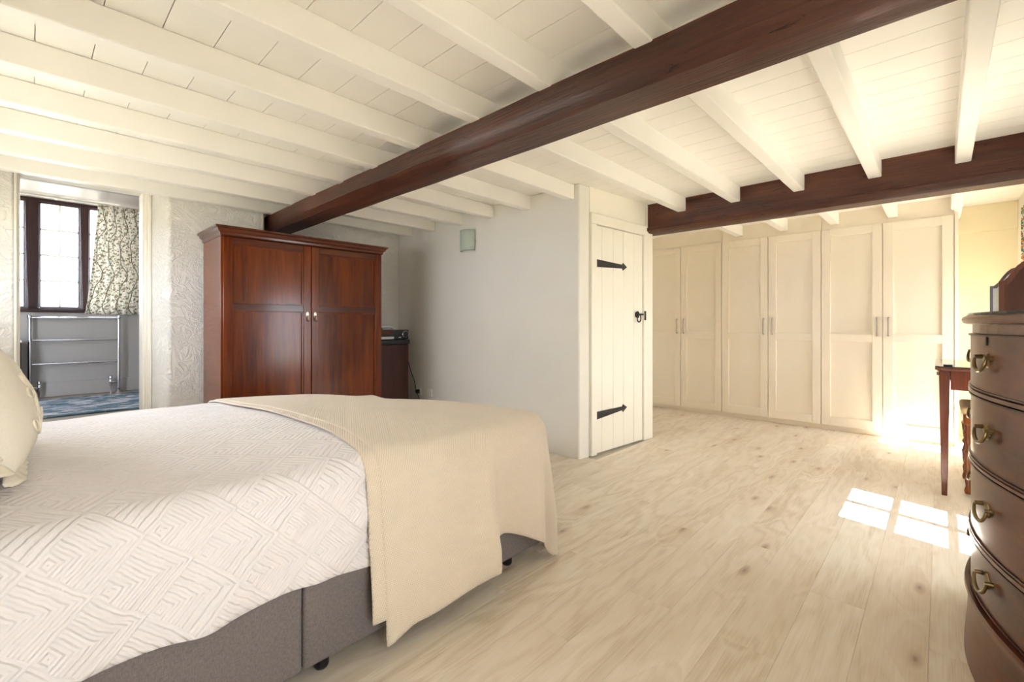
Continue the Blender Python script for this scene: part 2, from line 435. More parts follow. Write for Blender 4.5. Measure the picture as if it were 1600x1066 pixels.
# alcove block that carries the plank door
P0, P1 = Vector((3.06, 2.14)), Vector((4.16, 2.04)); E2 = (P1-P0).normalized(); N2 = Vector((E2.y, -E2.x))
W2 = lambda s, d: tuple(P0+E2*s+N2*d)
SL = (P1-P0).length
def wall_prism(name, pts, z0, z1, mat='wall_paint', bevel=0): return build(name, MB().prism(pts, z0, z1), mat, None, bevel, kind='structure')
wall_prism('wall_alcove', [(3.06, 2.14), W2(.135, 0), W2(.135, -.12), (3.22, 2.3), (3.22, 4.8), (3.06, 4.8)], -.012, ZC, 'wall_paint', .012)
wall_prism('wall_alcove_end', [W2(.955, 0), W2(SL, 0), (4.16, 3.15), (4.06, 3.15), W2(.955, -.12)], -.012, ZC, 'door_paint', .01)
wall_prism('wall_alcove_head', [W2(.135, 0), W2(.955, 0), W2(.955, -.12), W2(.135, -.12)], 2.035, ZC, 'door_paint')
wall_prism('wall_niche', [(4.16, 2.95), (XR, 2.95), (XR, 3.15), (4.16, 3.15)], -.012, ZC)
wall_prism('wall_back', [(.688, 4.8), (.768, 4.6), (1.5, 4.6), (1.5, 4.8), (3.2, 4.8), (3.2, 5.0), (.688, 5.0)], -.012, ZC, 'artex', .02)
wall_prism('wall_back_side', [(XL-.2, 4.8), (-.088, 4.8), (-.088, 5.0), (XL-.2, 5.0)], -.012, ZC, 'artex', .015)
wall_prism('wall_back_sill', [(-.088, 4.82), (.688, 4.82), (.688, 5.0), (-.088, 5.0)], -.012, .355)
wall_prism('wall_back_lintel', [(-.088, 4.82), (.688, 4.82), (.688, 5.0), (-.088, 5.0)], 2.2, ZC)
def arch_trim(name, pts): build(name, MB().prism(pts, .355, 2.2), 'trim_paint', None, .004, kind='structure')
arch_trim('trim_2', [(.688, 4.79), (.688, 5.0), (.632, 5.0), (.632, 4.83), (.648, 4.83), (.648, 4.812), (.668, 4.812), (.668, 4.79)])
arch_trim('trim_3', [(-.088, 4.79), (-.088, 5.0), (-.06, 5.0), (-.06, 4.82), (-.072, 4.82), (-.072, 4.79)])
# bathroom
ZB = .37
YBW = 6.57
bfloor = box('floor_bath', (-.95, 1.9, 5.0, 6.8, .2, ZB-.004), 'bath_floor', kind='structure')
box('floor_bath_threshold', (-.06, .632, 4.82, 5.0, .355, ZB-.002), 'bath_floor', kind='structure')
box('ceiling_bath', (-.95, 1.9, 5.0, 6.8, 2.40, 2.5), 'bath_ceiling', kind='structure')
box('wall_bath_left', (-1.1, -.95, 5.0, 6.8, .2, 2.5), 'bath_paint', kind='structure')
box('wall_bath_right', (1.75, 1.9, 5.0, 6.8, .2, 2.5), 'bath_paint', kind='structure')
box('wall_bath_front', (-.95, 1.75, 5.001, 5.05, 2.2, 2.40), 'bath_paint', kind='structure')
grid_wall('wall_bath_window', [-.95, -.47, .82, 1.75], [.2, 1.24, 2.376, 2.40], {(1, 1)}, YBW, 6.79, 'x', 'bath_paint')
box('baseboard_bath', (-.95, 1.75, YBW-.018, YBW, ZB-.004, ZB+.14), 'bath_paint', bevel=.004, kind='structure')

# ------------------------------------------------------------------ windows
def frame_ring(x0, x1, z0, z1, w, y0, y1):
    mb = MB()
    for t in (y0, y1):
        for (a, b, c, d) in ((x0, x1, z0, z0+w), (x0, x1, z1-w, z1), (x0, x0+w, z0+w, z1-w), (x1-w, x1, z0+w, z1-w)):
            xs = [a, b]; 
            mb.face([(a, t, c), (b, t, c), (b, t, d), (a, t, d)])
    for (q0, q1, r0, r1) in ((x0, x1, z0, z1), (x0+w, x1-w, z0+w, z1-w)):
        for p, q in (((q0, r0), (q1, r0)), ((q1, r0), (q1, r1)), ((q1, r1), (q0, r1)), ((q0, r1), (q0, r0))):
            mb.face([(p[0], y0, p[1]), (q[0], y0, q[1]), (q[0], y1, q[1]), (p[0], y1, p[1])])
    return mb
def casement(par, x0, x1, z0, z1, y, cols, rows, bw, mat_f, mat_b, fw=.022, bh=None):
    bh = bh or bw
    build('casement_frame', frame_ring(x0, x1, z0, z1, fw, y-.02, y+.02), mat_f, par)
    ix0, ix1, iz0, iz1 = x0+fw, x1-fw, z0+fw, z1-fw
    for c in range(1, cols):
        x = ix0+(ix1-ix0)*c/cols; box('glazing_bar', (x-bw/2, x+bw/2, y-.01, y+.01, iz0, iz1), mat_b, par)
    for r in range(1, rows):
        z = iz0+(iz1-iz0)*r/rows; box('glazing_bar', (ix0, ix1, y-.009, y+.009, z-bh/2, z+bh/2), mat_b, par)
    for c in range(cols):
        for r in range(rows):
            a, b = ix0+(ix1-ix0)*c/cols, ix0+(ix1-ix0)*(c+1)/cols; d, e = iz0+(iz1-iz0)*r/rows, iz0+(iz1-iz0)*(r+1)/rows
            build('pane', MB().face([(a, y, d), (b, y, d), (b, y, e), (a, y, e)]) and _pane(a, b, d, e, y), 'pane_glass', par)
def _pane(a, b, d, e, y):
    mb = MB(); mb.face([(a, y, d), (b, y, d), (b, y, e), (a, y, e)]); return mb
def bedroom_window(n, w, ncas, sill=YW+.03, zb=.05, zt=.145, rows=4, port=True):
    root = thing('window_%d' % n, ((w['x0']+w['x1'])/2, -.90, w['z0']) if port else (-.66, (w['x0']+w['x1'])/2, w['z0']), kind='structure')
    x0, x1, z0, z1 = w['x0']-.03, w['x1']+.03, w['z0']-zb, w['z1']+zt
    build('outer_frame', frame_ring(x0, x1, z0, z1, .03, -.94, -.86), 'trim_paint', root)
    ww = (w['x1']-w['x0'])/ncas
    if zt > .1: box('head_board', (x0+.03, x1-.03, -.93, -.87, w['z1'], z1-.03), 'trim_paint', root)
    for k in range(ncas):
        casement(root, w['x0']+ww*k+.0003, w['x0']+ww*(k+1)-.0003, z0+.03, w['z1'], -.90, 2, rows, .010, 'trim_paint', 'trim_paint', .023, .034)
    box('window_sill', (x0+.002, x1-.002, -.859, sill, z0+.002, z0+.022), 'trim_paint', root, .004)
    if port: portal(((x0+x1)/2, -.97, (z0+z1)/2), (PI/2, 0, 0), x1-x0, z1-z0)
bedroom_window(1, WA, 2); bedroom_window(2, WBn, 2); bedroom_window(3, W_FILL, 2)  # last one is an unseen window added behind the camera to light the bed
XF = lambda x, y, z: (y+.24, x, z)
bedroom_window(5, dict(x0=2.25, x1=4.50, z0=1.24, z1=1.80), 6, -.72, .05, .02, 2, False)  # unseen window added in the left wall as fill daylight for the back
XF = None
portal((-.72, 3.375, 1.505), (0, -PI/2, 0), .63, 2.31)
bw = thing('window_4', (.17, 6.68, 1.24), kind='structure')
build('outer_frame', frame_ring(-.47, .82, 1.24, 2.376, .03, 6.62, 6.72), 'window_wood', bw)
for x0, x1 in ((-.045, .05), (.351, .418), (.735, .79)):
    box('mullion', (x0, x1, 6.61, 6.72, 1.27, 2.346), 'window_wood', bw, .004)
for x0, x1 in ((-.37, -.045), (.05, .351), (.418, .735)):
    casement(bw, x0, x1, 1.27, 2.346, 6.665, 2, 4, .02, 'window_wood', 'trim_paint', .014)
box('mullion', (-.44, -.37, 6.61, 6.72, 1.27, 2.346), 'window_wood', bw, .004)
box('window_sill', (-.47, .82, 6.545, 6.62, 1.222, 1.252), 'window_wood', bw, .004)
portal((.17, 6.83, 1.81), (-PI/2, 0, 0), 1.29, 1.13)

# ------------------------------------------------------------------ plank door
def plank_door():
    root = thing('door_1', (W2(.55, 0)[0], W2(.55, 0)[1], 0), kind='structure')
    def slab(name, s0, s1, d0, d1, z0, z1, mat, par, bevel=.004, **k):
        return build(name, MB().prism([W2(s0, d1), W2(s1, d1), W2(s1, d0), W2(s0, d0)], z0, z1), mat, par, bevel, **k)
    slab('frame_post', .137, .208, -.11, .022, 0, 1.945, 'door_paint', root, .006)
    slab('frame_post', .915, .953, -.11, .022, 0, 1.945, 'door_paint', root, .006)
    slab('frame_head', .137, .953, -.11, .022, 1.945, 2.033, 'door_paint', root, .006)
    slab('stop_board', .21, .913, -.10, -.06, .004, 1.943, 'dark_gap', root, 0)
    edges = [.212, .29, .452, .606, .766, .912]
    for a, b in zip(edges, edges[1:]): slab('plank', a+.001, b-.001, -.03, .006, .008, 1.938, 'door_paint', root, .004)
    def strap(z, tip):
        pts = [(.212, -.033), (.212, .033), (.58, .017), (.595, .034), (.655, .0), (.595, -.034), (.58, -.017)]
        f = lambda d: (lambda s, zz: (*W2(s, d), z+zz-(s-.21)*tip))
        h = build('strap_hinge', MB().extrude(pts, f(.0062), f(.0115)), 'black_iron', root, .001, label='black iron strap hinge')
        for s in (.245, .35, .46, .60):
            q = W2(s, .0125); build('stud', MB().lathe([(.0, -.001), (.009, -.001), (.006, .004), (.0, .005)][1:3], (q[0], q[1], z-(s-.21)*tip), 1, 8).rot(Matrix.Identity(3)), 'black_iron', h)
    strap(1.618, .0); strap(.328, -.05)
    q = W2(.815, .012)
    l = build('latch_plate', MB().lathe([(.012, .02), (.028, .008), (.034, -.006)][::-1], (q[0], q[1], 1.19), 1, 14), 'black_iron', root, label='black iron ring latch')
    ring = [(W2(.815, .032)[0]+.030*math.sin(a)*E2.x, W2(.815, .032)[1]+.03*math.sin(a)*E2.y, 1.158+.037*math.cos(a)) for a in [2*PI*k/20 for k in range(20)]]
    build('ring', MB().tube(ring, .0058, 6, True), 'black_iron', l, smooth=True)
    slab('latch_bar', .83, .935, .008, .018, 1.186, 1.20, 'black_iron', l, .002)
    slab('keeper', .917, .934, .0225, .034, 1.14, 1.225, 'black_iron', root, .003)
plank_door()

# ================================================================== BEAMS
def beam_mesh(prof, y0, y1, wob=.006):
    n = 40; ph = [random.uniform(0, 6) for _ in prof]
    mb = MB(); rings = []
    for i in range(n+1):
        y = y0+(y1-y0)*i/n
        rings.append([mb.bm.verts.new((x+wob*math.sin(y*2.3+ph[k])+wob*.5*math.sin(y*7.1+ph[k]*2), y, z+wob*.6*math.sin(y*1.9+ph[k]*1.3))) for k, (x, z) in enumerate(prof)])
    m = len(prof)
    for a, b in zip(rings, rings[1:]):
        for k in range(m): mb.bm.faces.new((a[k], a[(k+1) % m], b[(k+1) % m], b[k]))
    mb.bm.faces.new(rings[0][::-1]); mb.bm.faces.new(rings[-1]); return mb
build('ceiling_beam', beam_mesh([(1.545, 2.135), (1.545, 2.032), (1.585, 1.995), (1.755, 1.995), (1.775, 2.02), (1.775, 2.135)], YW, YB, .005), 'beam_wood', smooth=True,
      label='long dark timber beam crossing the ceiling from above the bed to the mahogany wardrobe', cat='beam')
build('ceiling_beam', beam_mesh([(4.07, ZC), (4.07, 2.03), (4.055, 2.025), (4.055, 2.0), (4.085, 1.975), (4.235, 1.975), (4.235, ZC)], YW, 2.085, .003), 'beam_wood', smooth=True,
      label='dark timber beam with moulded lower edge in front of the fitted wardrobes', cat='beam')

# ================================================================== MAHOGANY WARDROBE
def mahogany_wardrobe():
    x0, x1, yf, yb = .985, 2.345, 3.975, 4.48
    r = thing('wardrobe', ((x0+x1)/2, (yf+yb)/2, 0), 'polished mahogany two-door wardrobe with cornice standing behind the bed', 'wardrobe')
    box('carcass', (x0, x1, yf, yb, .1, 1.775), 'mahogany', r, .003)
    box('plinth', (x0-.012, x1+.012, yf-.015, yb, 0, .1), 'mahogany_x', r, .006)
    prof = [(0, 1.775), (.008, 1.785), (.010, 1.80), (.024, 1.812), (.032, 1.83), (.045, 1.836), (.045, 1.85)]
    mb = MB(); rings = [[mb.bm.verts.new(p) for p in ((x0-o, yf-.012-o, z), (x1+o, yf-.012-o, z), (x1+o, yb, z), (x0-o, yb, z))] for o, z in prof]
    for a, b in zip(rings, rings[1:]):
        for k in range(4): mb.bm.faces.new((a[k], a[(k+1) % 4], b[(k+1) % 4], b[k]))
    mb.bm.faces.new(rings[0][::-1]); mb.bm.faces.new(rings[-1])
    build('cornice', mb, 'mahogany_x', r)
    xm = 1.657
    for k, (a, b) in enumerate(((x0+.012, xm-.003), (xm+.003, x1-.012))):
        y0, y1 = yf-.028, yf-.001; st, z0, z1 = .062, .14, 1.77
        d = build('door', MB().box(a, b, yf-.010, y1, z0, z1), 'mahogany', r)
        for (p, q) in ((a, a+st), (b-st, b)): box('stile', (p, q, y0, yf-.0098, z0, z1), 'mahogany', d, .003)
        for (p, q) in ((z0, z0+.08), (1.203, 1.262), (z1-.055, z1)): box('rail', (a+st, b-st, y0, yf-.0098, p, q), 'mahogany_x', d, .003)
        for (p, q) in ((z0+.08, 1.203), (1.262, z1-.055)):
            mb2 = frame_ring(a+st, b-st, p, q, .012, yf-.022, yf-.0098); build('panel_moulding', mb2, 'mahogany', d)
        hx = b-.03 if k == 0 else a+.03
        h = build('escutcheon', MB().lathe([(.0125, 0), (.0125, -.004), (.009, -.007)], (0, 0, 0), 1, 16), 'steel', d)
        h.scale = (1, 1, 2.3); h.location = (hx, y0, 1.155)
        build('handle', MB().tube([(hx, y0-.004, 1.172), (hx, y0-.022, 1.162), (hx, y0-.024, 1.14), (hx, y0-.008, 1.128)], .006, 8), 'steel', d, smooth=True)
mahogany_wardrobe()

# ================================================================== FITTED WARDROBES
def fitted():
    X, Yend = 5.68, -.088; wd = .4997
    spots = ['shaker style fitted wardrobe unit nearest the plank door', 'middle cream shaker style fitted wardrobe unit of the three', 'cream fitted wardrobe unit beside the dressing table with sunlit lower door']
    for u in range(3):
        y1 = Yend+wd*(6-2*u); y0 = y1-2*wd; ya, yb2 = y0+.001, y1-.001
        r = thing('fitted_wardrobe', (5.97, (y0+y1)/2, 0), spots[u], 'wardrobe', 'cream fitted wardrobes along the far wall')
        box('carcass', (X+.022, 6.275, ya, yb2, .052, 2.088), 'cabinet_paint', r)
        box('plinth', (X+.04, 6.27, ya, yb2, 0, .0515), 'cabinet_paint', r)
        box('top_filler', (5.702, 5.72, ya, yb2, 2.089, ZC), 'cabinet_paint', r)
        for k in range(2):
            a, b = y1-wd*(k+1)+.003, y1-wd*k-.003; z0, z1 = .055, 2.083; st = .076
            d = box('door', (X+.0175, X+.0215, a, b, z0, z1), 'cabinet_paint', r)
            for (p, q) in ((a, a+st), (b-st, b)): box('stile', (X, X+.0177, p, q, z0, z1), 'cabinet_paint', d, .0015)
            for (p, q) in ((z0, z0+.09), (.926, 1.003), (z1-.08, z1)): box('rail', (X, X+.0177, a+st, b-st, p, q), 'cabinet_paint', d, .0015)
            hy = a+.04 if k == 0 else b-.04
            build('handle', MB().tube([(X, hy, .99), (X-.028, hy, .99), (X-.03, hy, 1.0), (X-.03, hy, 1.155), (X-.028, hy, 1.165), (X, hy, 1.165)], .0062, 8), 'steel', d, smooth=True, label='brushed steel bar handle')
    box('end_panel', (X-.003, 6.275, Yend-.026, Yend-.001, 0, 2.10), 'cabinet_paint', None, .002, label='cream end panel closing the fitted wardrobes beside the dressing table', cat='panel').name = 'wardrobe_side_board'
fitted()

# ================================================================== BED
BX0, BX1, BY0, BY1 = -.44, 1.72, 1.385, 3.0
def drape(a, b, top, r, flare, grow=0.0, off=None, crown=.03):
    x0, x1, y0, y1 = BX0-grow+r, BX1+grow-r, BY0-grow+r, BY1+grow-r
    cx, cy = min(max(a, x0), x1), min(max(b, y0), y1); vx, vy = a-cx, b-cy; d = math.hypot(vx, vy); L = r*PI/2
    u = (cx-x0)/(x1-x0); v = (cy-y0)/(y1-y0)
    zt = top + crown*(1-(2*v-1)**4)*(1-(2*u-1)**6) + .010*math.sin(a*5.1+b*2)*math.sin(b*4.3) + .006*math.sin(a*9+1)*math.sin(b*8+a*3)
    sg = lambda t: t*t*(3-2*t)
    zt -= .085*sg(min(1, max(0, (u-.5)/.55)))*sg(min(1, max(0, (v-.08)/.92)))
    if d < 1e-9: return Vector((cx, cy, zt)), 0
    nx, ny = vx/d, vy/d
    if d < L: th = d/r; out = r*math.sin(th); z = zt-r*(1-math.cos(th)); down = 0
    else: down = d-L; out = r+flare*down; z = zt-r-down
    if off: out += off(a, b, nx, ny, d, L)
    return Vector((cx+nx*out, cy+ny*out, z)), down
def bed():
    r = thing('divan_bed', ((BX0+BX1)/2, (BY0+BY1)/2, 0), 'divan bed with grey fabric base in the left foreground', 'bed')
    y0, y1 = BY0+.005, BY1-.01
    box('base_half', (BX0+.01, .5585, y0, y1, .055, .365), 'divan_fabric', r, .012, seg=3)
    box('base_half', (.5615, BX1-.01, y0, y1, .055, .365), 'divan_fabric', r, .012, seg=3)
    box('mattress', (BX0+.02, BX1-.03, y0+.012, y1-.02,   .368, .555), 'mattress_ticking', r, .05, seg=4)
    for x in (-.35, .45, .64, 1.5):
        for y in (y0+.06, y1-.08):
            build('castor', MB().lathe([(.020, 0), (.024, .008), (.024, .045), (.03, .0548)], (x, y, 0), 2, 12), 'black_plastic', r)
    box('headboard', (XL+.004, BX0-.002, BY0-.02, BY1+.02, .1, 1.18), 'divan_fabric', r, .015)
bed()
def coverlet():
    amp = [(.02, .022), (.34, .025), (.62, .018), (-.26, .018), (.90, .014)]
    def off(a, b, nx, ny, d, L):
        s = min(1, max(0, (d-L*.4)/.18)); k = 0
        if ny < -.5:
            dd = (BY0+.06)-b
            for c, A in amp:
                w = (a+dd*1.05-.36-c)/.055; k += A*math.exp(-w*w)
            k += .007*math.sin(a*13+dd*6)
        else: k = .01*math.sin(a*8)
        return s*k
    ah, at_ = -.43, 2.02
    hem = lambda a: BY0+.06-.385+.005*math.sin(a*4.2)+.004*math.sin(a*15)+max(0, (.3-a))*.03
    def P(u, v):
        a = ah+(1.22-ah)*u; h0 = hem(a); b = h0+(3.26-h0)*v
        return a, b
    f = lambda u, v: drape(*P(u, v), .662, .065, .05, .0, off)[0]
    build('coverlet', MB().grid(f, 120, 130, uv=P), 'coverlet_cotton', smooth='all', solid=.006, label='white quilted coverlet with embossed chevron pattern on the bed', cat='bedspread')
coverlet()
def throw():
    ss = lambda x, a, b: (lambda t: t*t*(3-2*t))(min(1, max(0, (x-a)/(b-a))))
    X1 = BX1
    def off(a, b, nx, ny, d, L):
        s = min(1, max(0, (d-L*.7)/.42)); k = 0
        if ny < -.2:
            front = 1-ss(a, 1.27, 1.335)
            k += front*.075*ss(a, .7, 1.27)+.012
            k += .014*math.sin(a*9.5+.8)*front
            k -= .035*math.exp(-((a-1.41)/.07)**2)
        ang = math.atan2(nx, -ny)
        if nx > .02 and ny < 0: k += .035*math.sin(ang*5.2-.6)*min(1, nx*5)
        elif nx > .5: k += .02*math.sin(b*9)
        return s*k
    def surf(a, b, top, grow):
        p, down = drape(a, b, top, .10, .03, grow, off, .035)
        if p.z < .016:
            ex = .016-p.z; p.z = .016+.012*abs(math.sin(a*21+b*13)); 
            cx, cy = min(p.x, X1), max(p.y, BY0); dx, dy = p.x-cx, p.y-cy; l = math.hypot(dx, dy) or 1
            p.x -= dx/l*ex*.45; p.y -= dy/l*ex*.45
        return p
    def layer(name, a_near, a_far, hemf, top, grow, amax, parent=None, nu=150, nv=170, **k):
        def P(u, v):
            w = v; a0 = a_near+(a_far-a_near)*ss(v, .3, 1); a = a0+(amax-a0)*u; h = hemf(a); b = h+(3.18-h)*v
            return a, b
        return build(name, MB().grid(lambda u, v: surf(*P(u, v), top, grow), nu, nv, uv=P), 'throw_knit', parent, smooth='all', solid=.007, **k)
    def hem_top(a):
        base = .80-.035*(1-ss(a, .80, .92))
        return base+.05*ss(a, .95, 1.27)+.085*ss(a, 1.27, 1.325)-.17*ss(a, 1.37, 1.78)
    t = layer('throw_blanket', .80, .70, hem_top, .680, .018, 2.28, label='cream waffle knit throw draped over the foot of the bed', cat='blanket')
    layer('under_fold', .755, .672, lambda a: .862, .676, .014, 1.0, t, 40, 150)
throw()
def pillow():
    r = thing('pillow', (-.12, 1.95, .67), 'cream pillow with cutwork lace leaning at the head of the bed', 'pillow')
    c = Vector((-.115, 1.95, .905)); lean = math.radians(66)
    ux = Vector((0, 1, 0)); uy = Vector((-math.cos(lean), 0, math.sin(lean))); un = Vector((math.sin(lean), 0, math.cos(lean)))
    W, H, T = .33, .205, .105
    def pt(s, t, side, o=0):
        k = (max(0, 1-abs(s)**2.6)*max(0, 1-abs(t)**2.6))**.55
        pin = 1-.06*(abs(s*t))**2
        return c+ux*(s*W*(1-.05*(1-abs(t))*0)*pin)+uy*(t*H*pin)+un*(side*(k*T+o)+.004*math.sin(s*9)*math.sin(t*8))
    mb = MB()
    mb.grid(lambda u, v: pt(2*u-1, 2*v-1, 1), 28, 28); mb.grid(lambda u, v: pt(2*u-1, 2*v-1, -1), 28, 28)
    build('cushion', mb, 'pillow_cotton', r, smooth='all')
    def rim(q):
        a = q*PI/2; c_, s_ = math.cos(a), math.sin(a); k = (abs(c_)**5+abs(s_)**5)**-.2
        return c_*k, s_*k
    def fl(u, v):
        s, t = rim(u*4); n = 1+v*.17; wv = .016*math.sin(u*2*PI*38)*v
        sc_ = 1+.02*math.cos(u*2*PI*38)*v
        p = c+ux*(s*W*.97*n*sc_)+uy*(t*H*.97*n*sc_)+un*(wv); return p
    build('lace_ruffle', MB().grid(fl, 260, 5), 'lace_thread', r, smooth='all', solid=.002)
    # cutwork: loops and petals sewn on the front
    def loop(s0, t0, rs, rt, rot):
        pts = []
        for k in range(18):
            a = 2*PI*k/18; x, y = rs*math.cos(a), rt*math.sin(a); x, y = x*math.cos(rot)-y*math.sin(rot), x*math.sin(rot)+y*math.cos(rot)
            pts.append(pt(s0+x/W, t0+y/H, 1, .003))
        build('lace_loop', MB().tube(pts, .0024, 5, True), 'lace_thread', r, smooth=True)
    for (fs, ft) in ((.45, -.1), (.72, .45), (-.2, -.2)):
        for k in range(6): a = k*PI/3; loop(fs+.036*math.cos(a)/W, ft+.036*math.sin(a)/H, .026, .014, a)
        loop(fs, ft, .011, .011, 0)
    for k in range(9): loop(.90-.012*k, -.80+.20*k, .02, .013, k*.9)
    for k in range(8): loop(.75-.19*k, -.62+.05*math.sin(k), .022, .012, .8*k)
pillow()

# ================================================================== CORNER CABINET + THINGS ON IT
def corner_cabinet():
    r = thing('side_cabinet', (2.65, 4.52, 0), 'small dark brown cabinet with black top in the corner beside the wardrobe', 'cabinet')
    box('carcass', (2.40, 2.885, 4.315, 4.76, .04, .885), 'dark_wood', r, .004)
    box('door', (2.41, 2.875, 4.298, 4.314, .06, .875), 'dark_wood', r, .003)
    box('plinth', (2.42, 2.865, 4.33, 4.75, 0, .039), 'black_plastic', r)
    box('top', (2.395, 2.89, 4.295, 4.765, .886, .93), 'black_plastic', r, .003)
    s = thing('stereo', (2.70, 4.5, .93), 'black stereo with round dial on top of the dark corner cabinet', 'stereo')
    box('body', (2.45, 2.905, 4.34, 4.70, .936, 1.04), 'black_plastic', s, .006)
    box('wood_band', (2.455, 2.70, 4.334, 4.3398, .99, 1.035), 'mahogany_x', s)
    d = build('dial', MB().lathe([(.038, 0), (.036, -.014), (.030, -.016)], (2.855, 4.339, .99), 1, 24), 'black_plastic', s)
    ring = [(2.855+.036*math.cos(2*PI*k/24), 4.326, .99+.036*math.sin(2*PI*k/24)) for k in range(24)]
    build('dial_ring', MB().tube(ring, .0028, 6, True), 'chrome', d, smooth=True)
    box('badge', (2.775, 2.805, 4.336, 4.3398, .95, .962), 'silver_plastic', s)
    for x in (2.48, 2.87):
        for y in (4.37, 4.67): build('foot', MB().lathe([(.012, .931), (.012, .937)], (x, y, 0), 2, 10), 'black_plastic', s)
    box('drawer_strip', (2.45, 2.70, 4.31, 4.3335, .940, .968), 'silver_plastic', None, .004, label='slim pale tray sticking out below the stereo', cat='tray').name = 'disc_tray'
    p = thing('telephone', (2.65, 4.45, 1.04), 'silver and black telephone handset lying on the stereo', 'telephone')
    build('base', MB().extrude([(4.36, 1.041), (4.50, 1.041), (4.50, 1.085), (4.38, 1.065)], lambda y, z: (2.50, y, z), lambda y, z: (2.595, y, z)), 'black_plastic', p, .004)
    build('handset', MB().tube([(2.59, 4.40, 1.06), (2.61, 4.40, 1.072), (2.66, 4.40, 1.076), (2.72, 4.40, 1.07), (2.74, 4.40, 1.058)], [.014, .02, .02, .018, .015], 10), 'silver_plastic', p, smooth=True)
corner_cabinet()
def socket(y, z, label):
    s = thing('wall_socket', (3.055, y, z), label, 'socket', 'wall sockets behind the bed')
    box('face_plate', (3.048, 3.0595, y-.044, y+.044, z-.044, z+.044), 'white_plastic', s, .003)
    for dy in (-.018, .018): box('switch', (3.0455, 3.0478, y+dy-.006, y+dy+.006, z+.012, z+.028), 'white_plastic', s, .001)
socket(4.155, .335, 'white wall socket nearer the door, nothing plugged in'); socket(4.36, .33, 'white wall socket with the black plug in it')
pl = thing('power_cord', (3.03, 4.36, .33), 'black plug and cord hanging down the wall beside the dark cabinet', 'cord')
build('plug', MB().lathe([(.02, 0), (.026, -.008), (.024, -.032), (.012, -.04)], (3.0445, 4.345, .335), 0, 14), 'black_plastic', pl, smooth=True)
build('cable', MB().tube([(2.93, 4.40, .70), (2.955, 4.415, .66), (2.975, 4.40, .56), (3.0, 4.37, .46), (3.008, 4.35, .37), (3.006, 4.345, .335)], .0045, 6), 'black_plastic', pl, smooth=True)
build('cable', MB().tube([(3.006, 4.34, .33), (3.0, 4.30, .30), (3.005, 4.27, .24), (3.01, 4.28, .12), (3.0, 4.30, .008)], .0045, 6), 'black_plastic', pl, smooth=True)
ae = thing('aerial_lead', (2.93, 4.44, .3), 'white aerial lead hanging beside the dark corner cabinet', 'cord')
build('connector', MB().tube([(2.886, 4.44, .705), (2.935, 4.44, .705)], .011, 8), 'white_plastic', ae, smooth=True)
build('cable', MB().tube([(2.93, 4.44, .70), (2.945, 4.44, .6), (2.952, 4.44, .45), (2.95, 4.44, .36)], .007, 6), 'white_plastic', ae, smooth=True)
build('ferrule', MB().tube([(2.95, 4.44, .36), (2.955, 4.44, .24), (2.955, 4.44, .01)], .011, 8), 'white_plastic', ae, smooth=True)

# ================================================================== WALL LIGHTS
def wall_light(x, y, z, nx, label):
    r = thing('wall_light', (x, y, z), label, 'wall light')
    mb = MB(); n = 14; R = .095; hh = .105
    arc = [(R*math.cos(PI*k/n), .075*math.sin(PI*k/n)+.012) for k in range(n+1)]
    def f(u, v): a = arc[int(round(u*n))]; return (x+nx*a[1], y+a[0], z-hh+2*hh*v)
    mb.grid(f, n, 4)
    build('glass_shade', mb, 'frosted_glass', r, smooth='all', solid=.005)
    box('back_plate', (min(x, x+nx*.012), max(x, x+nx*.012), y-.05, y+.05, z-.07, z+.07), 'white_plastic', r, .003)
    for s in (-1, 1):
        build('clip', MB().lathe([(.010, 0), (.010, .012), (.006, .016)], (x+nx*.014, y+s*.099, z-.006), 1, 10), 'steel', r)
wall_light(3.0595, 3.49, 1.948, -1, 'pale green frosted glass wall light high on the wall left of the plank door')

